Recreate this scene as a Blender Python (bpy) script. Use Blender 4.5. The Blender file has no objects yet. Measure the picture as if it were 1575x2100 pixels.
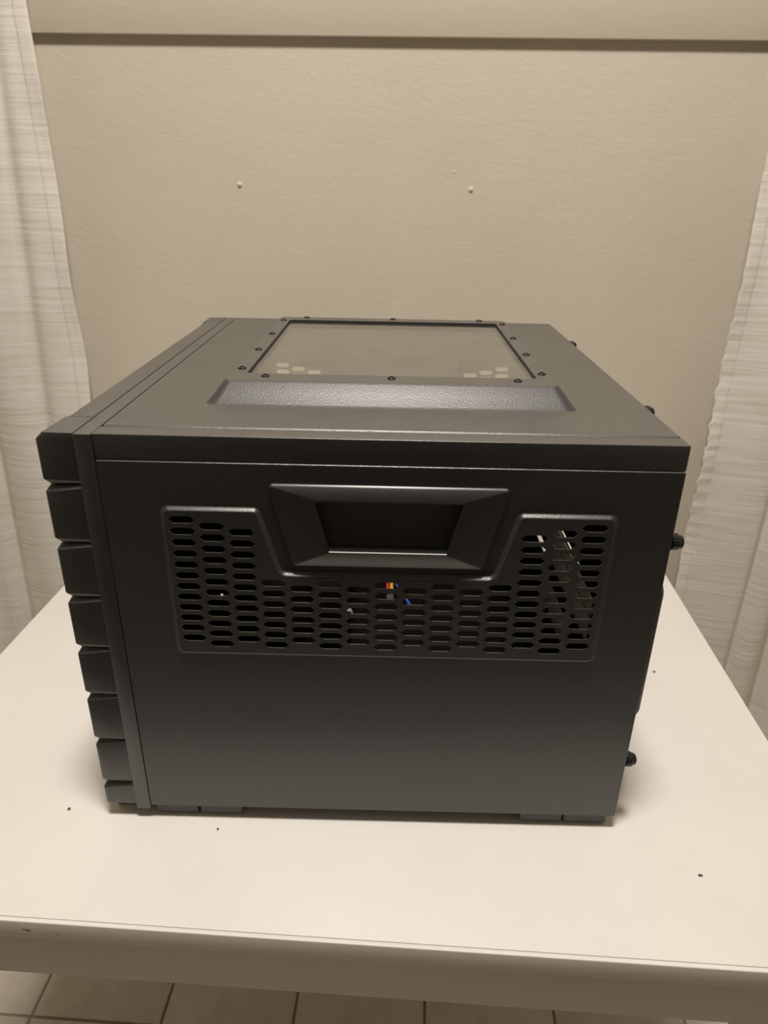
import bpy, bmesh, math, random
from mathutils import Vector, Matrix
from mathutils.geometry import delaunay_2d_cdt

random.seed(7)
S = bpy.context.scene
COL = S.collection
TZ = 0.75                                   # height of the table top above the floor

# ------------------------------------------------------------------ camera
cam = bpy.data.cameras.new('camera')
camo = bpy.data.objects.new('camera', cam)
COL.objects.link(camo)
Rw = [(0.99974321, 0.01515631, 0.01684654),
      (0.02161656, -0.41474955, -0.90967881),
      (-0.00680028, 0.90980937, -0.41497067)]          # rows: right, down, forward
m = Matrix.Identity(4)
for i in range(3):
    m[i][0] = Rw[0][i]; m[i][1] = -Rw[1][i]; m[i][2] = -Rw[2][i]
m[0][3], m[1][3], m[2][3] = 0.18856, -0.41991, 0.47199 + TZ
camo.matrix_world = m
cam.sensor_fit = 'VERTICAL'
cam.sensor_height = 36.0
cam.lens = 1444.11 / 2100 * 36.0
cam.clip_start = 0.02
cam.dof.use_dof = True
cam.dof.focus_distance = 0.56
cam.dof.aperture_fstop = 9.0
S.camera = camo

# ------------------------------------------------------------------ world, exposure
w = bpy.data.worlds.new('world'); S.world = w
w.use_nodes = True
w.node_tree.nodes['Background'].inputs[0].default_value = (0.9, 0.8, 0.65, 1)
w.node_tree.nodes['Background'].inputs[1].default_value = 0.05
S.view_settings.view_transform = 'Standard'
S.view_settings.look = 'None'
S.view_settings.exposure = 0.0
S.view_settings.gamma = 1.0
S.view_settings.use_curve_mapping = False
LAMP_POS = (0.18, -0.25)
LAMP_R = 0.16
LAMP_COL = (1.0, 0.925, 0.84)
LAMP_STRENGTH = 129.0
CEIL = 2.75

# ------------------------------------------------------------------ materials
def mat(name, base=(0.5, 0.5, 0.5), rough=0.5, metal=0.0, spec=0.5):
    mt = bpy.data.materials.new(name); mt.use_nodes = True
    b = mt.node_tree.nodes['Principled BSDF']
    b.inputs['Base Color'].default_value = (*base, 1)
    b.inputs['Roughness'].default_value = rough
    b.inputs['Metallic'].default_value = metal
    b.inputs['Specular IOR Level'].default_value = spec
    return mt

def nodes(mt): return mt.node_tree.nodes, mt.node_tree.links, mt.node_tree.nodes['Principled BSDF']

def coords(mt, scale=(1, 1, 1)):
    n, l, b = nodes(mt)
    tc = n.new('ShaderNodeTexCoord'); mp = n.new('ShaderNodeMapping')
    mp.inputs['Scale'].default_value = scale
    l.new(tc.outputs['Object'], mp.inputs['Vector'])
    return mp.outputs['Vector']

def noise(mt, vec, scale, detail=4, rough=0.55):
    n, l, b = nodes(mt)
    t = n.new('ShaderNodeTexNoise')
    t.inputs['Scale'].default_value = scale; t.inputs['Detail'].default_value = detail
    t.inputs['Roughness'].default_value = rough
    l.new(vec, t.inputs['Vector'])
    return t.outputs['Fac']

def bump(mt, fac, strength, dist, prev=None):
    n, l, b = nodes(mt)
    u = n.new('ShaderNodeBump'); u.inputs['Strength'].default_value = strength
    u.inputs['Distance'].default_value = dist
    l.new(fac, u.inputs['Height'])
    if prev is not None: l.new(prev, u.inputs['Normal'])
    l.new(u.outputs['Normal'], b.inputs['Normal'])
    return u.outputs['Normal']

def ramp(mt, fac, stops, target='Base Color'):
    n, l, b = nodes(mt)
    r = n.new('ShaderNodeValToRGB')
    e = r.color_ramp.elements
    e[0].position, e[0].color = stops[0][0], (*stops[0][1], 1)
    e[1].position, e[1].color = stops[-1][0], (*stops[-1][1], 1)
    for p, c in stops[1:-1]:
        k = e.new(p); k.color = (*c, 1)
    l.new(fac, r.inputs['Fac'])
    if target: l.new(r.outputs['Color'], b.inputs[target])
    return r.outputs['Color']

M = {}
# greige wall paint with rolled, slightly wrinkled relief
M['wall'] = mat('wall_paint', (0.74, 0.675, 0.56), 0.6, spec=0.3)
v = coords(M['wall'], (1, 1, 2.0))
b1 = bump(M['wall'], noise(M['wall'], v, 70, 5, 0.6), 0.3, 0.002)
v2 = coords(M['wall'], (1, 1, 1))
bump(M['wall'], noise(M['wall'], v2, 6, 3, 0.5), 0.15, 0.010, b1)
ramp(M['wall'], noise(M['wall'], v2, 4, 4), [(0.3, (0.72, 0.655, 0.545)), (0.7, (0.76, 0.695, 0.58))])
M['trim'] = mat('trim_paint', (0.70, 0.64, 0.52), 0.5, spec=0.35)
v = coords(M['trim'], (1, 1, 2.5))
bump(M['trim'], noise(M['trim'], v, 40, 4, 0.6), 0.2, 0.002)
M['dark_wall'] = mat('added_dark_paint', (0.14, 0.115, 0.09), 0.6)
v = coords(M['dark_wall']); bump(M['dark_wall'], noise(M['dark_wall'], v, 30, 3), 0.2, 0.002)
M['ceiling'] = mat('ceiling_paint', (0.75, 0.72, 0.66), 0.8)
# tiles
M['tile'] = mat('floor_tile', (0.3, 0.26, 0.2), 0.5)
v = coords(M['tile'])
ramp(M['tile'], noise(M['tile'], v, 18, 6, 0.6), [(0.3, (0.50, 0.46, 0.38)), (0.55, (0.60, 0.55, 0.465)), (0.75, (0.66, 0.61, 0.52))])
bump(M['tile'], noise(M['tile'], v, 90, 4), 0.15, 0.001)
M['grout'] = mat('grout', (0.34, 0.30, 0.235), 0.9)
v = coords(M['grout'])
bump(M['grout'], noise(M['grout'], v, 200, 3), 0.3, 0.001)
# table
M['laminate'] = mat('white_laminate', (0.83, 0.81, 0.77), 0.45, spec=0.4)
v = coords(M['laminate'])
ramp(M['laminate'], noise(M['laminate'], v, 9, 4), [(0.35, (0.815, 0.79, 0.75)), (0.65, (0.845, 0.825, 0.785))])
M['white_metal'] = mat('white_table_frame', (0.74, 0.72, 0.68), 0.4)
v = coords(M['white_metal'])
bump(M['white_metal'], noise(M['white_metal'], v, 350, 2), 0.08, 0.0004)
M['smudge'] = mat('smudge_brown', (0.16, 0.12, 0.09), 0.8)
v = coords(M['smudge']); ramp(M['smudge'], noise(M['smudge'], v, 400, 3), [(0.3, (0.22, 0.17, 0.12)), (0.7, (0.5, 0.44, 0.36))])
M['crumb'] = mat('crumb_dark', (0.10, 0.075, 0.05), 0.9)
v = coords(M['crumb']); ramp(M['crumb'], noise(M['crumb'], v, 900, 3), [(0.3, (0.06, 0.045, 0.03)), (0.7, (0.2, 0.16, 0.11))])
M['lint'] = mat('lint', (0.6, 0.52, 0.42), 0.9)
v = coords(M['lint']); ramp(M['lint'], noise(M['lint'], v, 900, 3), [(0.3, (0.45, 0.38, 0.3)), (0.7, (0.75, 0.66, 0.55))])

def black(name, base, rough, grain, gs=1500, spec=0.5):
    mt = mat(name, base, rough, spec=spec)
    v = coords(mt)
    nz = noise(mt, v, gs, 2, 0.5)
    bump(mt, nz, grain, 0.0004)
    return mt
def dusted(mt, base, dust):
    """a film of dust has settled on the faces that lie flat"""
    n, l, b = nodes(mt)
    g = n.new('ShaderNodeNewGeometry'); sx = n.new('ShaderNodeSeparateXYZ')
    l.new(g.outputs['True Normal'], sx.inputs[0])
    mr = n.new('ShaderNodeMapRange'); mr.interpolation_type = 'SMOOTHSTEP'
    mr.inputs['From Min'].default_value = 0.86; mr.inputs['From Max'].default_value = 0.99
    l.new(sx.outputs['Z'], mr.inputs['Value'])
    nz = noise(mt, coords(mt), 25, 5, 0.6)
    mu = n.new('ShaderNodeMath'); mu.operation = 'MULTIPLY'
    ad = n.new('ShaderNodeMath'); ad.operation = 'ADD'; ad.inputs[1].default_value = 0.5
    l.new(nz, ad.inputs[0]); l.new(ad.outputs[0], mu.inputs[0]); l.new(mr.outputs[0], mu.inputs[1])
    mx = n.new('ShaderNodeMix'); mx.data_type = 'RGBA'
    l.new(mu.outputs[0], mx.inputs['Factor'])
    mx.inputs['A'].default_value = (*base, 1); mx.inputs['B'].default_value = (*dust, 1)
    l.new(mx.outputs['Result'], b.inputs['Base Color'])
M['paint'] = black('black_powder_coat', (0.014, 0.0138, 0.0142), 0.43, 0.40, 900, spec=1.0)
M['plastic'] = black('black_plastic', (0.018, 0.0178, 0.0175), 0.43, 0.06, spec=1.0)
for k_ in ('paint', 'plastic'):
    M[k_].node_tree.nodes['Principled BSDF'].inputs['IOR'].default_value = 1.57
    dusted(M[k_], (0.013, 0.0128, 0.013), (0.078, 0.073, 0.065))
M['handle'] = black('black_handle_plastic', (0.012, 0.0115, 0.011), 0.38, 0.05, spec=1.0)
M['rubber'] = black('grey_rubber', (0.105, 0.104, 0.106), 0.6, 0.1)
M['inner'] = black('inner_black_steel', (0.005, 0.0045, 0.004), 0.7, 0.1, spec=0.12)
M['screw'] = black('black_screw', (0.01, 0.01, 0.011), 0.22, 0.02)
M['knurl'] = black('black_thumb_screw', (0.012, 0.012, 0.012), 0.35, 0.05)
M['steel'] = mat('bare_grey_steel', (0.75, 0.72, 0.68), 0.5, 0.0)
v = coords(M['steel']); ramp(M['steel'], noise(M['steel'], v, 60, 4), [(0.3, (0.80, 0.76, 0.70)), (0.7, (0.88, 0.84, 0.78))])
def cable_mat(name, c):
    mt = mat(name, c, 0.45)
    v = coords(mt); bump(mt, noise(mt, v, 500, 2), 0.1, 0.0005)
    return mt
M['red'] = cable_mat('red_cable', (0.7, 0.03, 0.02))
M['yellow'] = cable_mat('yellow_cable', (0.85, 0.55, 0.03))
M['blue'] = cable_mat('blue_cable', (0.04, 0.12, 0.6))
M['white_pl'] = cable_mat('clear_white_plastic', (0.6, 0.57, 0.52))

# clear acrylic: thin transparent sheet, Fresnel reflection worked out the same from both sides, faint dust
def acrylic():
    mt = bpy.data.materials.new('clear_acrylic'); mt.use_nodes = True
    n = mt.node_tree.nodes; l = mt.node_tree.links
    for x in list(n):
        if x.type != 'OUTPUT_MATERIAL': n.remove(x)
    out = [x for x in n if x.type == 'OUTPUT_MATERIAL'][0]
    g = n.new('ShaderNodeNewGeometry')
    dt = n.new('ShaderNodeVectorMath'); dt.operation = 'DOT_PRODUCT'
    l.new(g.outputs['Normal'], dt.inputs[0]); l.new(g.outputs['Incoming'], dt.inputs[1])
    def mth(op, a, b=None):
        k = n.new('ShaderNodeMath'); k.operation = op
        for i, q in enumerate((a, b)):
            if q is None: continue
            if isinstance(q, (int, float)): k.inputs[i].default_value = q
            else: l.new(q, k.inputs[i])
        return k.outputs[0]
    c = mth('ABSOLUTE', dt.outputs['Value'])
    f = mth('ADD', mth('MULTIPLY', mth('POWER', mth('SUBTRACT', 1.0, c), 5.0), 0.96), 0.04)
    tr = n.new('ShaderNodeBsdfTransparent'); tr.inputs[0].default_value = (0.97, 0.965, 0.95, 1)
    gl = n.new('ShaderNodeBsdfGlossy'); gl.inputs['Roughness'].default_value = 0.06
    gl.inputs['Color'].default_value = (1, 1, 1, 1)
    df = n.new('ShaderNodeBsdfDiffuse'); df.inputs[0].default_value = (0.6, 0.57, 0.52, 1)
    tc = n.new('ShaderNodeTexCoord'); nz = n.new('ShaderNodeTexNoise'); nz.inputs['Scale'].default_value = 60
    l.new(tc.outputs['Object'], nz.inputs['Vector'])
    m0 = n.new('ShaderNodeMixShader')
    l.new(mth('MULTIPLY', nz.outputs['Fac'], 0.14), m0.inputs[0])
    l.new(tr.outputs[0], m0.inputs[1]); l.new(df.outputs[0], m0.inputs[2])
    mx = n.new('ShaderNodeMixShader')
    l.new(f, mx.inputs[0]); l.new(m0.outputs[0], mx.inputs[1]); l.new(gl.outputs[0], mx.inputs[2])
    l.new(mx.outputs[0], out.inputs['Surface'])
    return mt
M['acrylic'] = acrylic()

# linen curtain: slubbed weave, partly translucent
def linen():
    mt = bpy.data.materials.new('linen_curtain'); mt.use_nodes = True
    n, l, b = nodes(mt)
    b.inputs['Roughness'].default_value = 0.9
    b.inputs['Specular IOR Level'].default_value = 0.1
    vh = coords(mt, (6, 6, 160)); vv = coords(mt, (120, 120, 3)); vs = coords(mt, (9, 9, 60))
    a = noise(mt, vh, 1.0, 3, 0.6); c = noise(mt, vv, 1.0, 3, 0.6); d = noise(mt, vs, 1.0, 4, 0.6)
    b1 = bump(mt, a, 0.5, 0.002)
    b2 = bump(mt, c, 0.06, 0.0006, b1)
    bump(mt, d, 0.25, 0.003, b2)
    mixn = n.new('ShaderNodeMath'); mixn.operation = 'MULTIPLY_ADD'
    l.new(a, mixn.inputs[0]); mixn.inputs[1].default_value = 0.5
    h = n.new('ShaderNodeMath'); h.operation = 'MULTIPLY'; h.inputs[1].default_value = 0.5
    l.new(d, h.inputs[0]); l.new(h.outputs[0], mixn.inputs[2])
    colr = ramp(mt, mixn.outputs[0], [(0.28, (0.82, 0.77, 0.68)), (0.62, (0.97, 0.94, 0.88))])
    tl = n.new('ShaderNodeBsdfTranslucent'); l.new(colr, tl.inputs[0])
    mx = n.new('ShaderNodeMixShader'); mx.inputs[0].default_value = 0.05
    out = [x for x in n if x.type == 'OUTPUT_MATERIAL'][0]
    l.new(b.outputs[0], mx.inputs[1]); l.new(tl.outputs[0], mx.inputs[2]); l.new(mx.outputs[0], out.inputs['Surface'])
    return mt
M['linen'] = linen()
M['lamp'] = bpy.data.materials.new('lamp_glow'); M['lamp'].use_nodes = True
_n = M['lamp'].node_tree.nodes; _b = _n['Principled BSDF']
_b.inputs['Base Color'].default_value = (0.9, 0.88, 0.82, 1)
_b.inputs['Emission Color'].default_value = (*LAMP_COL, 1)
_b.inputs['Emission Strength'].default_value = LAMP_STRENGTH

# ------------------------------------------------------------------ mesh helpers
def link(name, me, material, parent=None, loc=None):
    o = bpy.data.objects.new(name, me); COL.objects.link(o)
    if material is not None: me.materials.append(material)
    if parent is not None: o.parent = parent
    if loc is not None: o.location = loc
    return o

def tag(o, label=None, cat=None, group=None, kind=None):
    if label: o['label'] = label
    if cat: o['category'] = cat
    if group: o['group'] = group
    if kind: o['kind'] = kind
    return o

def empty(name, loc, rz=0.0):
    o = bpy.data.objects.new(name, None); COL.objects.link(o)
    o.location = loc; o.rotation_euler = (0, 0, rz); o.empty_display_size = 0.05
    return o

def mesh_py(name, verts, faces):
    me = bpy.data.meshes.new(name); me.from_pydata(verts, [], faces); me.update(); return me

def bm_mesh(name, bm, sharp=None):
    bmesh.ops.recalc_face_normals(bm, faces=bm.faces)
    me = bpy.data.meshes.new(name); bm.to_mesh(me); bm.free()
    if sharp is not None:
        for p in me.polygons: p.use_smooth = True
        me.set_sharp_from_angle(angle=math.radians(sharp))
    return me

def add_box(bm, lo, hi, bev=0.0, seg=2):
    r = bmesh.ops.create_cube(bm, size=1.0)
    c = [(a + b) / 2 for a, b in zip(lo, hi)]; s = [b - a for a, b in zip(lo, hi)]
    for v in r['verts']:
        v.co = Vector((c[0] + v.co.x * s[0], c[1] + v.co.y * s[1], c[2] + v.co.z * s[2]))
    if bev > 0:
        es = list({e for v in r['verts'] for e in v.link_edges})
        bmesh.ops.bevel(bm, geom=es, offset=bev, segments=seg, profile=0.5, affect='EDGES')

def box(name, lo, hi, material, parent=None, bev=0.0, seg=2, loc=None):
    bm = bmesh.new(); add_box(bm, lo, hi, bev, seg)
    return link(name, bm_mesh(name, bm, 40 if bev else None), material, parent, loc)

def lathe(bm, prof, n=24, axis='Z', origin=(0, 0, 0)):
    """prof: list of (radius, height)"""
    rings = []
    for r, h in prof:
        ring = []
        for i in range(n):
            a = 2 * math.pi * i / n
            p = (r * math.cos(a), r * math.sin(a), h)
            if axis == 'X': p = (h, p[0], p[1])
            ring.append(bm.verts.new((p[0] + origin[0], p[1] + origin[1], p[2] + origin[2])))
        rings.append(ring)
    for a, b in zip(rings, rings[1:]):
        for i in range(n):
            bm.faces.new((a[i], a[(i + 1) % n], b[(i + 1) % n], b[i]))
    bm.faces.new(rings[0]); bm.faces.new(rings[-1])

def tube(bm, pts, r, n=8):
    pts = [Vector(p) for p in pts]; rings = []
    for i, p in enumerate(pts):
        d = (pts[min(i + 1, len(pts) - 1)] - pts[max(i - 1, 0)]).normalized()
        u = d.cross(Vector((0.3, 0.2, 0.93))).normalized(); w_ = d.cross(u)
        rings.append([bm.verts.new(p + r * (math.cos(2 * math.pi * k / n) * u + math.sin(2 * math.pi * k / n) * w_)) for k in range(n)])
    for a, b in zip(rings, rings[1:]):
        for k in range(n):
            bm.faces.new((a[k], a[(k + 1) % n], b[(k + 1) % n], b[k]))
    bm.faces.new(rings[0]); bm.faces.new(rings[-1])

def inside(p, poly):
    x, y = p; c = False; j = len(poly) - 1
    for i in range(len(poly)):
        xi, yi = poly[i]; xj, yj = poly[j]
        if (yi > y) != (yj > y) and x < (xj - xi) * (y - yi) / (yj - yi) + xi: c = not c
        j = i
    return c

def cdt_fill(outer, holes):
    vs, es = [], []
    for poly in [outer] + holes:
        s = len(vs); k = len(poly)
        vs += [Vector(p) for p in poly]
        es += [(s + i, s + (i + 1) % k) for i in range(k)]
    r = delaunay_2d_cdt(vs, es, [], 0, 1e-7)
    ov, of = r[0], r[2]
    fs = []
    for f in of:
        c = (sum(ov[i][0] for i in f) / len(f), sum(ov[i][1] for i in f) / len(f))
        if inside(c, outer) and not any(inside(c, h) for h in holes): fs.append(list(f))
    return [(q[0], q[1]) for q in ov], fs

def add_fill(bm, outer, holes, fn, smooth=False):
    vs, fs = cdt_fill(outer, holes)
    bv = [bm.verts.new(fn(*p)) for p in vs]
    for f in fs:
        try:
            k = bm.faces.new([bv[i] for i in f]); k.smooth = smooth
        except ValueError: pass

def add_ring(bm, polys, fns, smooth=True):
    """polys: matching closed loops; fns: functions to 3-D"""
    rows = [[bm.verts.new(fn(*p)) for p in poly] for poly, fn in zip(polys, fns)]
    n = len(polys[0])
    for a, b in zip(rows, rows[1:]):
        for i in range(n):
            try:
                f = bm.faces.new((a[i], a[(i + 1) % n], b[(i + 1) % n], b[i])); f.smooth = smooth
            except ValueError: pass

def rounded(poly, radii, off=0.0, seg=6):
    """rounded copy of a counter-clockwise polygon, moved inwards by off (arc centres are kept)"""
    out = []; n = len(poly)
    for i in range(n):
        p = Vector(poly[i]); a = Vector(poly[i - 1]); b = Vector(poly[(i + 1) % n])
        d1 = (p - a).normalized(); d2 = (b - p).normalized()
        n1 = Vector((-d1.y, d1.x)); n2 = Vector((-d2.y, d2.x))      # inward normals
        cr = d1.x * d2.y - d1.y * d2.x
        r = radii[i]; sg = 1 if cr > 0 else -1
        bis = (n1 + n2); k = r / max(1e-6, (1 + n1.dot(n2)))
        c = p + sg * bis * k
        rr = r - sg * off
        a1 = math.atan2(-sg * n1.y, -sg * n1.x); a2 = math.atan2(-sg * n2.y, -sg * n2.x)
        d = (a2 - a1 + math.pi) % (2 * math.pi) - math.pi
        for s in range(seg + 1):
            t = a1 + d * s / seg
            out.append((c.x + rr * math.cos(t), c.y + rr * math.sin(t)))
    return out

def finish(name, bm, material, parent, solid=0.0, offset=-1.0, merge=1e-6, flip=False):
    bmesh.ops.remove_doubles(bm, verts=bm.verts, dist=merge)
    bmesh.ops.recalc_face_normals(bm, faces=bm.faces)
    if flip: bmesh.ops.reverse_faces(bm, faces=bm.faces)
    me = bpy.data.meshes.new(name); bm.to_mesh(me); bm.free()
    o = link(name, me, material, parent)
    if solid:
        md = o.modifiers.new('sheet', 'SOLIDIFY'); md.thickness = solid; md.offset = offset
        md.use_even_offset = False
    return o

def orient(bm, ref):
    """make the faces look along ref (open sheets)"""
    bmesh.ops.recalc_face_normals(bm, faces=bm.faces)
    s = sum(f.normal.dot(ref) * f.calc_area() for f in bm.faces)
    return s < 0

# ------------------------------------------------------------------ the room (turned a little against the case)
TH = -0.032
WX, WY = 0.1636, 0.715                       # a point on the face of the back wall
cu, su = math.cos(TH), math.sin(TH)
def W(u, d, z):                              # along the wall, out from the wall, up
    return (WX + u * cu + d * su, WY + u * su - d * cu, z)

def wbox(name, u0, u1, d0, d1, z0, z1, material, parent=None, bev=0.0):
    bm = bmesh.new(); add_box(bm, (u0, -d1, z0), (u1, -d0, z1), bev)
    o = link(name, bm_mesh(name, bm, 40 if bev else None), material, parent)
    if parent is None:
        o.location = (WX, WY, 0); o.rotation_euler = (0, 0, TH)
    return o

U0, U1, DF = -1.9, 2.2, 4.2
wall = tag(wbox('wall_back', U0, U1, -0.10, 0.0, 0.0, CEIL, M['wall']), 'greige painted back wall with lightly wrinkled plaster', kind='structure')
tag(wbox('wall_left', U0 - 0.1, U0, -0.10, DF, 0.0, CEIL, M['wall']), 'greige painted side wall', kind='structure')
tag(wbox('wall_right', U1, U1 + 0.1, -0.10, DF, 0.0, CEIL, M['wall']), 'greige painted side wall', kind='structure')
tag(wbox('wall_front', U0, U1, DF, DF + 0.1, 0.0, CEIL, M['dark_wall']), 'unseen wall opposite, made dark brown to keep the case front dark', kind='structure')  # unseen wall, dark colour added so it throws little light on the case
tag(wbox('ceiling', U0 - 0.1, U1 + 0.1, -0.1, DF + 0.1, CEIL, CEIL + 0.1, M['ceiling']), 'white ceiling', kind='structure')
floor = tag(wbox('floor', U0 - 0.1, U1 + 0.1, -0.1, DF + 0.1, -0.10, -0.004, M['grout']), 'beige grey ceramic tile floor with dark grout', kind='structure')
tag(wbox('trim_1', U0, U1, 0.0, 0.0100, TZ + 0.6605, TZ + 0.80, M['trim'], bev=0.0012), 'greige horizontal board along the back wall', kind='structure')

# paint blobs over filled nail holes in the wall
for u, z, s in ((-0.2055, 0.4765, 1.0), (0.1345, 0.4755, 0.95), (0.1085, 0.4985, 0.4)):
    bm = bmesh.new()
    lathe(bm, [(0.0042 * s, -0.0005), (0.0036 * s, 0.0009 * s), (0.0022 * s, 0.0021 * s), (0.0007 * s, 0.0026 * s)], 14)
    me = bm_mesh('paint_blob', bm, 60)
    o = link('paint_blob', me, M['wall'], wall, (u, 0.0, TZ + z)); o.rotation_euler = (math.radians(90), 0, 0)

# floor tiles, each its own piece under the floor
PITCH = 0.2115
TT = -0.0435
bm = bmesh.new()
h = PITCH / 2 - 0.0021
add_box(bm, (-h, -h, -0.006), (h, h, 0.0), 0.0015, 2)
tile_me = bm_mesh('tile', bm, 40)
tile_me.materials.append(M['tile'])
ct, st = math.cos(TT), math.sin(TT)
inv = Matrix.Rotation(-TH, 4, 'Z') @ Matrix.Translation((-WX, -WY, 0))
for i in range(-9, 11):
    for j in range(-5, 3):
        a = (i + 0.5) * PITCH; b = (j + 0.5) * PITCH
        x = -0.160 + a * ct - b * st; y = 0.2590 + a * st + b * ct
        q = inv @ Vector((x, y, 0))
        if not (U0 + 0.12 < q.x < U1 - 0.12 and -DF + 0.12 < q.y < -0.12): continue
        o = bpy.data.objects.new('tile', tile_me); COL.objects.link(o); o.parent = floor
        o.location = (q.x, q.y, random.uniform(-0.0004, 0.0002)); o.rotation_euler = (0, 0, TT - TH)

# unseen dark floor, added behind the viewer to keep the case front dark
M['dark_floor'] = mat('added_floor_dark', (0.07, 0.05, 0.035), 0.55)
v = coords(M['dark_floor'], (1, 12, 1)); ramp(M['dark_floor'], noise(M['dark_floor'], v, 6, 5), [(0.3, (0.05, 0.035, 0.024)), (0.7, (0.09, 0.066, 0.046))])
wbox('added_dark_floor', U0, U1, 1.53, DF, -0.0042, 0.0, M['dark_floor'], floor)

# ceiling lamp right above the table (out of frame, it lights the room)
lamp = tag(empty('ceiling_lamp', (LAMP_POS[0], LAMP_POS[1], CEIL)), 'round white ceiling lamp glowing warm above the table', 'lamp')
bm = bmesh.new(); lathe(bm, [(LAMP_R + 0.02, 0.0), (LAMP_R + 0.02, -0.03), (LAMP_R + 0.002, -0.035)], 40)
link('lamp_base', bm_mesh('lamp_base', bm, 40), M['ceiling'], lamp)
bm = bmesh.new(); lathe(bm, [(LAMP_R, -0.035), (LAMP_R * 0.97, -0.05), (LAMP_R * 0.8, -0.066), (LAMP_R * 0.45, -0.078), (LAMP_R * 0.1, -0.081)], 40)
link('lamp_shade', bm_mesh('lamp_shade', bm, 60), M['lamp'], lamp)

# ------------------------------------------------------------------ curtains
def curtain(name, edge_u, sign, width, base_d, folds, label, ruffle):
    nu, nv = 150, 420
    z0, z1 = 0.015, 2.22
    vs, fs = [], []
    for j in range(nv + 1):
        z = z0 + (z1 - z0) * j / nv
        for i in range(nu + 1):
            t = width * (i / nu)
            d = base_d
            for (c, wd, amp, slant) in folds:
                q = (t - c - slant * (z - TZ)) / wd
                d += amp * math.exp(-q * q)
            du = 0.0
            e = math.exp(-(t / 0.02) ** 2)
            d += e * 0.004 * math.sin(z * 23 + 1.0)
            if ruffle:
                k = math.exp(-((z - TZ - 0.12) / 0.22) ** 2)
                du = e * k * (0.0013 * math.sin(z * 285 + 2 * math.sin(z * 37)) + 0.0012 * math.sin(z * 131 + 1))
                d += e * k * 0.0009 * math.sin(z * 285 + 0.8 + 2 * math.sin(z * 37))
            else:
                du = e * 0.0012 * math.sin(z * 31)
            vs.append((sign * (t + du), -d, z))
            if i < nu and j < nv:
                a = j * (nu + 1) + i
                fs.append((a, a + 1, a + nu + 2, a + nu + 1))
    me = mesh_py(name, vs, fs)
    for p in me.polygons: p.use_smooth = True
    o = empty(name, W(edge_u, 0, 0), TH)
    f = link('fabric', me, M['linen'], o)
    md = f.modifiers.new('cloth', 'SOLIDIFY'); md.thickness = 0.0016; md.offset = 0
    # doubled hem along the free edge
    hv, hf = [], []
    for j in range(nv + 1):
        for i in range(6):
            p = vs[j * (nu + 1) + i]
            hv.append((p[0], p[1] - (0.0010, 0.0012, 0.0012, 0.0012, 0.0011, 0.0002)[i], p[2]))
            if i < 5 and j < nv:
                a = j * 6 + i; hf.append((a, a + 1, a + 7, a + 6))
    hm = mesh_py('hem', hv, hf)
    for p in hm.polygons: p.use_smooth = True
    hh = link('hem', hm, M['linen'], o)
    md = hh.modifiers.new('cloth', 'SOLIDIFY'); md.thickness = 0.0006; md.offset = 0
    tag(o, label, 'curtain', 'linen curtains on either side of the table')
    return o
curtain('curtain', -0.4655, -1, 0.62, 0.030,
        [(0.05, 0.04, 0.010, 0.0), (0.088, 0.013, -0.010, -0.05), (0.125, 0.04, 0.016, 0.02), (0.185, 0.013, -0.018, -0.03), (0.205, 0.02, 0.006, 0.0), (0.28, 0.035, 0.018, 0.0), (0.40, 0.05, -0.02, 0.0), (0.52, 0.05, 0.02, 0.0)],
        'off-white linen curtain hanging behind the left side of the table', False)
curtain('curtain', 0.5325, 1, 0.60, 0.034,
        [(0.100, 0.060, 0.022, 0.0), (0.123, 0.009, -0.018, 0.0), (0.158, 0.025, 0.014, 0.0), (0.182, 0.012, -0.018, -0.03), (0.235, 0.03, 0.018, 0.0), (0.33, 0.04, -0.02, 0.0), (0.46, 0.05, 0.02, 0.0)],
        'off-white linen curtain with a ruffled edge hanging behind the right side of the table', True)
rod = tag(empty('curtain_rod', W(0, 0.045, 2.235), TH), 'thin white curtain rod high on the back wall', 'curtain rod')
bm = bmesh.new(); lathe(bm, [(0.009, -1.2), (0.009, 1.25)], 16, 'X')
link('rod', bm_mesh('rod', bm, 40), M['white_metal'], rod)
for u in (-1.15, 0.03, 1.2):
    box('bracket', (u - 0.008, 0.008, -0.008), (u + 0.008, 0.0445, 0.008), M['white_metal'], rod, 0.001)

# ------------------------------------------------------------------ table
tab = tag(empty('table', (0.1636, -0.1025, 0.0), TT), 'plain white square table with a thin laminate top against the wall', 'table')
TU0, TU1, TD = -0.4135, 0.3824, 0.790
box('table_top', (TU0, 0.0038, TZ - 0.018), (TU1, TD, TZ), M['laminate'], tab, 0.0006, 2)
box('edge_band', (TU0, 0.0, TZ - 0.018), (TU1, 0.0035, TZ), M['laminate'], tab, 0.0009, 3)
ai = 0.032
AT, AB = TZ - 0.0182, TZ - 0.1130
box('apron', (TU0 + ai, ai, AB), (TU1 - ai, ai + 0.022, AT), M['white_metal'], tab, 0.004, 3)
box('apron', (TU0 + ai, TD - ai - 0.022, AB), (TU1 - ai, TD - ai, AT), M['white_metal'], tab, 0.004, 3)
box('apron', (TU0 + ai, ai + 0.0222, AB), (TU0 + ai + 0.022, TD - ai - 0.0222, AT), M['white_metal'], tab, 0.004, 3)
box('apron', (TU1 - ai - 0.022, ai + 0.0222, AB), (TU1 - ai, TD - ai - 0.0222, AT), M['white_metal'], tab, 0.004, 3)
for ux in (TU0 + 0.010, TU1 - 0.010 - 0.045):
    for vy in (ai, TD - ai - 0.045):
        box('leg', (ux, vy, 0.0005), (ux + 0.045, vy + 0.045, AB - 0.0003), M['white_metal'], tab, 0.003, 2)
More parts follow.
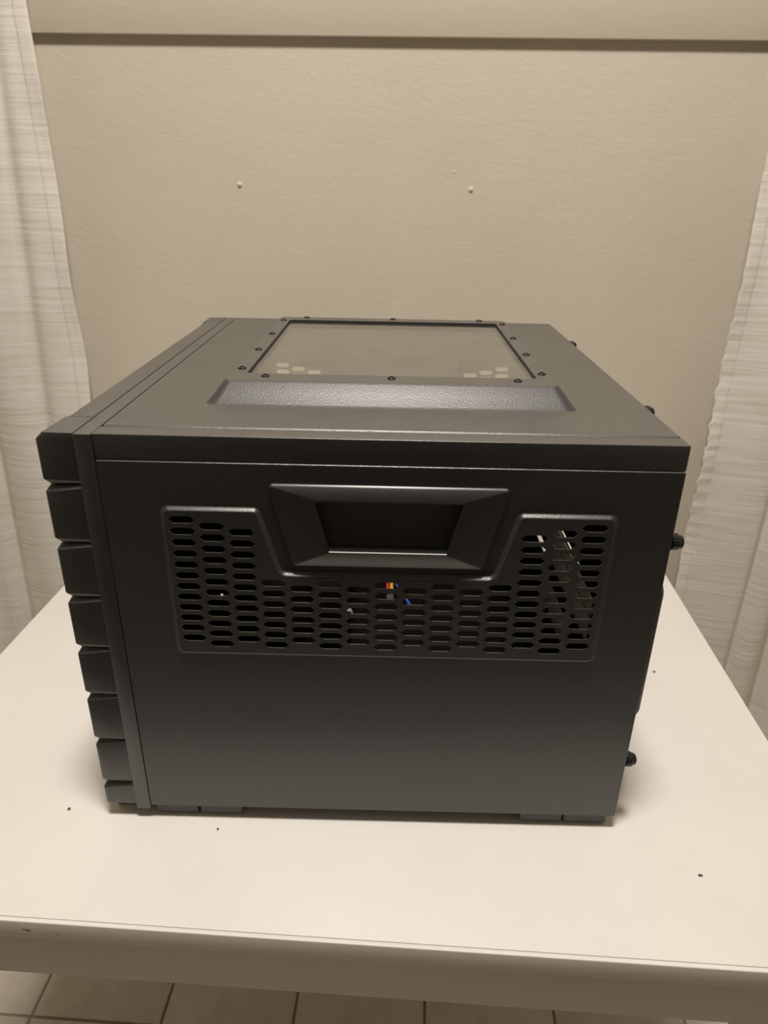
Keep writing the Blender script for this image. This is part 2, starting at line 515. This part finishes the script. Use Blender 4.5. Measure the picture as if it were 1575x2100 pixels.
# brown marks on the front edge of the top
for u, z, s in ((-0.2255, -0.0085, 0.85), (-0.2030, -0.0105, 0.5), (-0.1155, -0.0120, 0.3)):
    bm = bmesh.new()
    pts = []
    for k in range(16):
        a = 2 * math.pi * k / 16
        r = 1 + 0.35 * math.sin(3 * a + u * 90) + 0.2 * math.sin(5 * a + 1)
        pts.append((0.0042 * s * r * math.cos(a), 0.0016 * s * r * math.sin(a) - 0.15 * 0.0042 * s * math.cos(a)))
    top = [bm.verts.new((p[0] * 0.92, -0.00015, p[1] * 0.92)) for p in pts]
    low = [bm.verts.new((p[0], 0.0, p[1])) for p in pts]
    bm.faces.new(top)
    for k in range(16): bm.faces.new((low[k], low[(k + 1) % 16], top[(k + 1) % 16], top[k]))
    link('stain', bm_mesh('stain', bm), M['smudge'], tab, (u, -0.00002, TZ + z))

# ------------------------------------------------------------------ crumbs and lint
def crumb(name, x, y, s, label, material, z=TZ, cat='crumb', stretch=1.0, group=None):
    bm = bmesh.new()
    bmesh.ops.create_icosphere(bm, subdivisions=2, radius=s)
    for v_ in bm.verts:
        k = 1 + 0.3 * math.sin(v_.co.x / s * 3 + x * 100) * math.cos(v_.co.y / s * 4 + y * 50)
        v_.co = Vector((v_.co.x * k * stretch, v_.co.y * k, v_.co.z * k * 0.6))
    mn = min(v_.co.z for v_ in bm.verts)
    for v_ in bm.verts: v_.co.z -= mn
    o = link(name, bm_mesh(name, bm, 60), material, None, (x, y, z)); o.rotation_euler = (0, 0, x * 7)
    return tag(o, label, cat, group)
crumb('crumb', -0.0715, 0.0060, 0.0012, 'tiny dark crumb on the white table left of the black case', M['crumb'], group='crumbs on the table')
crumb('crumb', 0.0560, -0.0105, 0.0009, 'tiny brown crumb on the white table in front of the black case', M['crumb'], group='crumbs on the table')
crumb('crumb', 0.4810, 0.2100, 0.0013, 'tiny dark crumb on the white table right of the black case', M['crumb'], group='crumbs on the table')
crumb('crumb', 0.4325, -0.0420, 0.0010, 'tiny dark crumb near the front right of the white table', M['crumb'], stretch=1.8, group='crumbs on the table')

# ================================================================== the computer case
case = tag(empty('computer_case', (0.0, 0.0, TZ)), 'black cube computer case with honeycomb side vents standing on the white table', 'computer case')
H, ZB, ZP = 0.330, 0.0138, 0.3125
LX, LY = 0.377, 0.447
CX = 0.1885
def persp(x, z, y):                        # measured on the plane y = 0, moved to a plane y in front of it
    k = (0.41991 + y) / 0.41991
    return (0.18856 + (x - 0.18856) * k, 0.47199 + (z - 0.47199) * k)

# ---- side panel (sheet with an embossed, punched grille)
EMB = 0.0032
SL = 0.0034
outline = [(0.0378, 0.1650), (0.3392, 0.1650), (0.3392, 0.2824), (0.2732, 0.2824), (0.2600, 0.2348), (0.1170, 0.2348), (0.1038, 0.2824), (0.0378, 0.2824)]
rad = [0.0055, 0.0055, 0.006, 0.006, 0.0045, 0.0045, 0.006, 0.006]
hexes = []
counts = [12, 12, 11, 7, 6, 7, 6, 7, 6, 7, 6, 7, 11, 12, 12]
for i, c in enumerate(counts):
    x = 0.0511 + 0.01958 * i
    zb = 0.1781 if i % 2 == 0 else 0.17355
    for k in range(c):
        z = zb + 0.00850 * k
        hw, hh, tp = 0.00885, 0.00262, 0.0030
        pts = [(-hw, 0), (-hw + tp, -hh), (hw - tp, -hh), (hw, 0), (hw - tp, hh), (-hw + tp, hh)]
        hexes.append([persp(x + a, z + b, -EMB) for a, b in pts])

def panel_mesh():
    bm = bmesh.new()
    e = 0.0005
    rect = rounded([(0.0001, ZB), (LX, ZB), (LX, ZP), (0.0001, ZP)], [0.0012] * 4, 0, 3)
    rect_in = rounded([(0.0001, ZB), (LX, ZB), (LX, ZP), (0.0001, ZP)], [0.0012] * 4, e, 3)
    PY = -0.0002
    add_ring(bm, [rect, rect, rect_in], [lambda x, z: (x, 0.0115, z), lambda x, z: (x, PY + e, z), lambda x, z: (x, PY, z)], smooth=False)
    steps = [(0.0, 0.0), (0.12, 0.03), (0.28, 0.16), (0.5, 0.5), (0.72, 0.84), (0.88, 0.97), (1.0, 1.0)]
    loops = [rounded(outline, rad, SL * t) for t, _ in steps]
    add_fill(bm, rect_in, [loops[0]], lambda x, z: (x, PY, z))
    add_ring(bm, loops, [(lambda hgt: (lambda x, z: (x, PY - (EMB - 0.0002) * hgt, z)))(hg) for _, hg in steps], smooth=True)
    add_fill(bm, loops[-1], hexes, lambda x, z: (x, -EMB, z))
    bmesh.ops.remove_doubles(bm, verts=bm.verts, dist=1e-6)
    if orient(bm, Vector((0, -1, 0))): bmesh.ops.reverse_faces(bm, faces=bm.faces)
    me = bpy.data.meshes.new('side_panel'); bm.to_mesh(me); bm.free()
    return me
pme = panel_mesh()
pme.materials.append(M['paint'])

# ---- handle on the panel: sloped frame that stands proud around a deep grip
def handle_mesh():
    bm = bmesh.new()
    def trap(t, b, zt, zb_): return [(CX - b, zb_), (CX + b, zb_), (CX + t, zt), (CX - t, zt)]
    outer = trap(0.0785, 0.0640, 0.2992, 0.2402)
    ro = [0.0025] * 4
    inner = trap(0.0486, 0.0398, 0.2906, 0.2540)
    inner2 = trap(0.0505, 0.0414, 0.2920, 0.2527)
    cav = trap(0.0470, 0.0385, 0.2895, 0.2545)
    L = [rounded(outer, ro, -0.0003), rounded(outer, ro, -0.0003), rounded(outer, ro, 0.0003), rounded(outer, ro, 0.0010),
         rounded(inner2, [0.0018] * 4, 0.0), rounded(inner, [0.0015] * 4, 0.0002), rounded(inner, [0.0015] * 4, 0.0006),
         rounded(cav, [0.0012] * 4, 0.0003)]
    Y = [0.0008, -0.0020, -0.0028, -0.0034, -0.0085, -0.0087, -0.0080, 0.060]
    add_ring(bm, L, [(lambda yy: (lambda x, z: (x, yy if yy < 0.05 else 0.018 + (z - 0.2545) / 0.035 * 0.045, z)))(q) for q in Y], smooth=True)
    add_fill(bm, L[-1], [], lambda x, z: (x, 0.018 + (z - 0.2545) / 0.035 * 0.045, z))
    bmesh.ops.remove_doubles(bm, verts=bm.verts, dist=1e-6)
    if orient(bm, Vector((0, -1, 0))): bmesh.ops.reverse_faces(bm, faces=bm.faces)
    me = bpy.data.meshes.new('handle'); bm.to_mesh(me); bm.free()
    for p in me.polygons: p.use_smooth = True
    me.set_sharp_from_angle(angle=math.radians(22))
    return me
hme = handle_mesh()
hme.materials.append(M['handle'])

def make_side(far):
    o = bpy.data.objects.new('side_panel', pme); COL.objects.link(o); o.parent = case
    md = o.modifiers.new('sheet', 'SOLIDIFY'); md.thickness = 0.0011; md.offset = -1
    if far:
        o.location = (2 * CX, LY, 0); o.rotation_euler = (0, 0, math.pi)
    k = bpy.data.objects.new('handle', hme); COL.objects.link(k); k.parent = o
    return o
side_near = make_side(False)
side_near['label'] = 'near black steel side panel with honeycomb vent and grip'
side_far = make_side(True)

# ---- top rails: strips that frame the lid along the two side panels
def rail(y0, y1, yseam):
    bm = bmesh.new()
    add_box(bm, (0.0, min(y0, yseam), ZP + 0.0003), (LX, max(y0, yseam), H), 0.0009, 3)
    return link('top_rail', bm_mesh('top_rail', bm, 40), M['paint'], case)
rail(0.0004, 0, 0.0164)
rail(LY - 0.0004, 0, LY - 0.0164)

# ---- lid with the raised window frame
HB = 0.0145
def rect(x0, x1, y0, y1): return [(x0, y0), (x1, y0), (x1, y1), (x0, y1)]
WZ = H + HB - 0.0022
def lid():
    bm = bmesh.new()
    y0, y1 = 0.0176, LY - 0.0176
    er = 0.0009
    out = rounded(rect(0.0006, LX - 0.0002, y0, y1), [0.0015] * 4, 0, 4)
    out_in = rounded(rect(0.0006, LX - 0.0002, y0, y1), [0.0015] * 4, er, 4)
    ZL = H + 0.0003
    base = rounded(rect(CX - 0.1345, CX + 0.1345, 0.0662, 0.3885), [0.009] * 4, 0, 6)
    top = rounded(rect(CX - 0.1215, CX + 0.1215, 0.0885, 0.3700), [0.006] * 4, 0, 6)
    win = rounded(rect(CX - 0.1102, CX + 0.1102, 0.1083, 0.3520), [0.0035] * 4, 0, 6)
    add_ring(bm, [out, out, out_in], [lambda x, y: (x, y, H - 0.014), lambda x, y: (x, y, ZL - er), lambda x, y: (x, y, ZL)], smooth=False)
    add_fill(bm, out_in, [base], lambda x, y: (x, y, ZL))
    prof = [(0, 0), (0.05, 0.012), (0.10, 0.045), (0.16, 0.105), (0.5, 0.5), (0.84, 0.895), (0.90, 0.955), (0.95, 0.988), (1, 1)]
    loops = [[(a[0] + (b[0] - a[0]) * t, a[1] + (b[1] - a[1]) * t) for a, b in zip(base, top)] for t, _ in prof]
    add_ring(bm, loops, [(lambda hh: (lambda x, y: (x, y, ZL + (HB - 0.0003) * hh)))(q) for _, q in prof], smooth=True)
    add_fill(bm, loops[-1], [win], lambda x, y: (x, y, H + HB))
    win2 = rounded(rect(CX - 0.1102, CX + 0.1102, 0.1083, 0.3520), [0.0035] * 4, 0.0002, 6)
    add_ring(bm, [win, win2], [lambda x, y: (x, y, H + HB), lambda x, y: (x, y, H + HB - 0.0016)], smooth=False)
    bmesh.ops.remove_doubles(bm, verts=bm.verts, dist=1e-6)
    if orient(bm, Vector((0, 0, 1))): bmesh.ops.reverse_faces(bm, faces=bm.faces)
    me = bpy.data.meshes.new('lid'); bm.to_mesh(me); bm.free()
    o = link('lid', me, M['paint'], case)
    md = o.modifiers.new('sheet', 'SOLIDIFY'); md.thickness = 0.0006; md.offset = -1
    return o
lid_o = lid()
lid_o['label'] = 'black steel lid with a raised frame around a clear window'
wp = box('window_pane', (CX - 0.1195, 0.0985, WZ - 0.0024), (CX + 0.1195, 0.3610, WZ), M['acrylic'], lid_o)
wp['label'] = 'clear acrylic window pane'
# screws round the window
bm = bmesh.new()
lathe(bm, [(0.0034, 0.0), (0.0034, 0.0003), (0.0030, 0.0009), (0.0021, 0.0013), (0.0016, 0.0014)], 20)
f = [q for q in bm.faces if len(q.verts) == 20 and q.calc_center_median().z > 0.0012]
r = bmesh.ops.inset_individual(bm, faces=f, thickness=0.0002)
for q in f:
    for v_ in q.verts: v_.co.z -= 0.0009
sme = bm_mesh('screw', bm, 35); sme.materials.append(M['screw'])
spots = [(CX + s * 0.1163, y) for s in (-1, 1) for y in (0.1232, 0.1945, 0.2685, 0.3464)]
spots += [(CX + x, 0.0995) for x in (-0.0942, 0.0, 0.0942)] + [(CX + x, 0.3655) for x in (-0.0938, 0.0, 0.0938)]
for x, y in spots:
    o = bpy.data.objects.new('screw', sme); COL.objects.link(o); o.parent = lid_o
    o.location = (x, y, H + HB); o.rotation_euler = (0, 0, random.random() * 3)

# ---- chassis: bottom, front and rear walls, inner parts
box('bottom_plate', (0.0015, 0.0125, ZB - 0.001), (LX - 0.001, LY - 0.0125, ZB + 0.001), M['inner'], case, 0.0003)
box('front_wall', (0.0015, 0.0125, ZB + 0.0015), (0.004, LY - 0.0125, H - 0.0145), M['inner'], case, 0.0003)
def rear_wall():
    bm = bmesh.new()
    outer = rect(0.0125, LY - 0.0125, ZB + 0.0012, H - 0.015)
    holes = [rect(0.181, 0.305, 0.1420, 0.1468), rect(0.315, 0.385, 0.0820, 0.0945)]
    add_fill(bm, outer, holes, lambda y, z: (0.3740, y, z))
    bmesh.ops.remove_doubles(bm, verts=bm.verts, dist=1e-6)
    if orient(bm, Vector((1, 0, 0))): bmesh.ops.reverse_faces(bm, faces=bm.faces)
    me = bpy.data.meshes.new('rear_wall'); bm.to_mesh(me); bm.free()
    o = link('rear_wall', me, M['inner'], case)
    md = o.modifiers.new('sheet', 'SOLIDIFY'); md.thickness = 0.0012; md.offset = 1
    return o
rw = rear_wall()
# pale steel strips on the inner face of the rear wall, seen through the vent
box('steel_strip', (0.3722, 0.1230, 0.1240), (0.3736, 0.2950, 0.1415), M['steel'], rw, 0.0002)
box('steel_strip', (0.3722, 0.1230, 0.0960), (0.3736, 0.2950, 0.1205), M['steel'], rw, 0.0002)
box('steel_strip', (0.3722, 0.1830, 0.0400), (0.3736, 0.3000, 0.0715), M['steel'], rw, 0.0002)
# drive cage and cables in the dark inside
cage = empty('drive_cage', (0, 0, 0)); cage.parent = case
box('cage_side', (0.006, 0.20, ZB + 0.0015), (0.104, 0.215, 0.105), M['inner'], cage, 0.001)
box('cage_side', (0.112, 0.20, ZB + 0.0015), (0.150, 0.215, 0.105), M['inner'], cage, 0.001)
box('cage_top', (0.006, 0.2155, 0.1035), (0.150, 0.40, 0.105), M['inner'], cage, 0.0005)
def cable(pts, r, material):
    bm = bmesh.new()
    P = [Vector(p) for p in pts]; out = []
    for i in range(len(P) - 1):
        p0 = P[max(i - 1, 0)]; p1 = P[i]; p2 = P[i + 1]; p3 = P[min(i + 2, len(P) - 1)]
        for k in range(8):
            t = k / 8
            out.append(0.5 * ((2 * p1) + (-p0 + p2) * t + (2 * p0 - 5 * p1 + 4 * p2 - p3) * t * t + (-p0 + 3 * p1 - 3 * p2 + p3) * t ** 3))
    out.append(P[-1])
    tube(bm, out, r, 10)
    return link('cable', bm_mesh('cable', bm, 60), material, case)
cable([(0.1895, 0.3235, 0.0230), (0.1890, 0.335, 0.030), (0.189, 0.345, 0.045), (0.186, 0.38, 0.06), (0.17, 0.425, 0.055)], 0.0022, M['red'])['label'] = 'red cable'
cable([(0.1945, 0.3235, 0.0230), (0.1940, 0.333, 0.030), (0.195, 0.346, 0.045), (0.191, 0.38, 0.06), (0.176, 0.425, 0.058)], 0.0024, M['yellow'])['label'] = 'yellow cable'
cable([(0.217, 0.305, 0.0180), (0.209, 0.318, 0.0240), (0.2005, 0.333, 0.0300), (0.198, 0.350, 0.040), (0.195, 0.38, 0.055)], 0.0020, M['blue'])['label'] = 'blue cable'
box('plug', (0.1880, 0.312, ZB + 0.0012), (0.1965, 0.322, ZB + 0.0100), M['rubber'], case, 0.0008)
bm = bmesh.new()
tube(bm, [(0.1480, 0.199, 0.072), (0.1490, 0.196, 0.079), (0.1500, 0.1955, 0.080), (0.1510, 0.196, 0.079), (0.1520, 0.1975, 0.074)], 0.0022, 8)
link('cable_tie', bm_mesh('cable_tie', bm, 60), M['white_pl'], case)

# ---- front bezel (left end): collar, body and two ribbed rails made of blocks
bez = empty('front_bezel', (0, 0, 0)); bez.parent = case
bm = bmesh.new()
XC, XB = -0.0117, -0.0368
add_box(bm, (XC, -0.0004, 0.0100), (-0.0001, LY + 0.0004, H - 0.0002), 0.0007, 2)
link('collar', bm_mesh('collar', bm, 40), M['plastic'], bez)
bm = bmesh.new()
add_box(bm, (-0.0290, 0.0345, 0.0130), (XC - 0.0002, LY - 0.0345, H), 0.001, 2)
link('face_plate', bm_mesh('face_plate', bm, 40), M['plastic'], bez)
# horizontal bars and bay covers on the front face
for k in range(5):
    z = 0.19 + k * 0.026
    box('bar', (-0.0315, 0.045, z), (-0.0288, LY - 0.045, z + 0.018), M['plastic'], bez, 0.0008)
for k in range(2):
    z = 0.03 + k * 0.075
    box('bay_cover', (-0.0320, 0.060, z), (-0.0288, LY - 0.060, z + 0.068), M['plastic'], bez, 0.0012)
tips = [0.2951, 0.2524, 0.2095, 0.1667, 0.1243, 0.0807, 0.0374]
def block(z0, z1, first, last, far):
    """one ribbed block: plan outline lofted over its height, drawn in towards the grooves"""
    Y0 = 0.0006
    def plan(dx, dy, dt):
        # dx, dy: drawn in at the outer corner, dt: at the collar end
        return [(XC - 0.0002, Y0 + dt), (XB + 0.0018 + dx, Y0 + dy), (XB + 0.0004 + dx, Y0 + 0.0014 + dy),
                (XB + 0.0012 + dx, 0.0290), (-0.0306, 0.0365), (XC - 0.0002, 0.0365)]
    lv = []                                   # (z at the outer corner, z at the collar end, dx, dy, dt)
    if last: lv += [(z0, z0, 0.0010, 0.0008, 0.0004), (z0 + 0.0012, z0 + 0.0012, 0.0, 0.0, 0.0)]
    else: lv += [(z0, z0 + 0.0004, 0.0034, 0.0012, 0.0009), (z0 + 0.0032, z0 + 0.0026, 0.0, 0.0, 0.0)]
    if first: lv += [(z1 - 0.0045, z1 - 0.0045, 0.0, 0.0, 0.0), (z1, z1, 0.0046, 0.0010, 0.0006)]
    else: lv += [(z1 - 0.0060, z1 - 0.0030, 0.0, 0.0, 0.0), (z1, z1, 0.0034, 0.0058, 0.0030)]
    bm = bmesh.new()
    rows = []
    for za, zc, dx, dy, dt in lv:
        zs = [zc, za, za, za, za, zc]
        rows.append([bm.verts.new((x, (LY - y) if far else y, z)) for (x, y), z in zip(plan(dx, dy, dt), zs)])
    n = 6
    for a, b in zip(rows, rows[1:]):
        for i in range(n): bm.faces.new((a[i], a[(i + 1) % n], b[(i + 1) % n], b[i]))
    bm.faces.new(rows[0]); bm.faces.new(rows[-1])
    bmesh.ops.recalc_face_normals(bm, faces=bm.faces)
    es = [e for e in bm.edges if len(e.link_faces) == 2 and e.calc_face_angle() > 0.35]
    bmesh.ops.bevel(bm, geom=es, offset=0.00035, segments=2, profile=0.5, affect='EDGES')
    return link('bezel_block', bm_mesh('bezel_block', bm, 30), M['plastic'], bez)
lims = [H] + tips + [0.0140]
for far in (False, True):
    for k in range(8):
        block(lims[k + 1], lims[k], k == 0, k == 7, far)

# ---- feet: each a pair of pads on a base
def foot(x0, y0):
    f_ = empty('foot', (0, 0, 0)); f_.parent = case
    w2 = 0.0353
    for k in range(2):
        a = x0 + k * (w2 + 0.0007)
        bm = bmesh.new(); add_box(bm, (a, y0, 0.0002), (a + w2 - 0.0004, y0 + 0.036, ZB - 0.0012), 0.0022, 3)
        link('pad', bm_mesh('pad', bm, 40), M['rubber'], f_)
    return f_
for x0 in (0.0022, 0.3015):
    foot(x0, 0.0045); foot(x0, LY - 0.0405)
box('bezel_foot', (-0.033, 0.012, 0.0005), (-0.002, LY - 0.012, 0.0096), M['rubber'], case, 0.001)

# ---- rear: bulged plate and knurled thumb screws
bm = bmesh.new()
pl = rounded(rect(0.0135, 0.168, 0.1010, 0.2215), [0.010] * 4, 0, 6)
pl2 = rounded(rect(0.0135, 0.168, 0.1010, 0.2215), [0.010] * 4, 0.002, 6)
add_ring(bm, [pl, pl, pl2], [lambda y, z: (0.3755, y, z), lambda y, z: (0.3838, y, z), lambda y, z: (0.3858, y, z)], smooth=False)
add_fill(bm, pl2, [], lambda y, z: (0.3858, y, z))
finish('rear_plate', bm, M['paint'], case)
def thumb_mesh():
    bm = bmesh.new(); n = 36
    rings = []
    for r_, h_ in ((0.0035, 0.0), (0.0036, 0.0016), (0.0050, 0.0020), (0.0056, 0.0028), (0.0056, 0.0068), (0.0050, 0.0076), (0.0046, 0.0096), (0.0036, 0.0106)):
        ring = []
        for i in range(n):
            a = 2 * math.pi * i / n
            rr = r_ * (1 + (0.05 if (i % 2 and 0.0027 < h_ < 0.007) else 0))
            ring.append(bm.verts.new((h_, rr * math.cos(a), rr * math.sin(a))))
        rings.append(ring)
    for a, b in zip(rings, rings[1:]):
        for i in range(n): bm.faces.new((a[i], a[(i + 1) % n], b[(i + 1) % n], b[i]))
    bm.faces.new(rings[0]); bm.faces.new(rings[-1])
    me = bm_mesh('thumb_screw', bm, 25); me.materials.append(M['knurl'])
    return me
tme = thumb_mesh()
for y, z in ((0.0085, 0.2592), (0.0090, 0.0664), (0.1010, 0.3215), (0.3535, 0.3215), (LY - 0.0085, 0.2592), (LY - 0.009, 0.0664)):
    o = bpy.data.objects.new('thumb_screw', tme); COL.objects.link(o); o.parent = case
    o.location = (0.3770, y, z)

# bit of lint caught on the left vent
lx, lz = persp(0.0742, 0.2155, -EMB)
crumb('lint', lx, -EMB - 0.0016, 0.0013, 'pale bit of lint caught on the left part of the honeycomb vent', M['lint'], z=TZ + lz - 0.001, cat='lint', stretch=0.8)
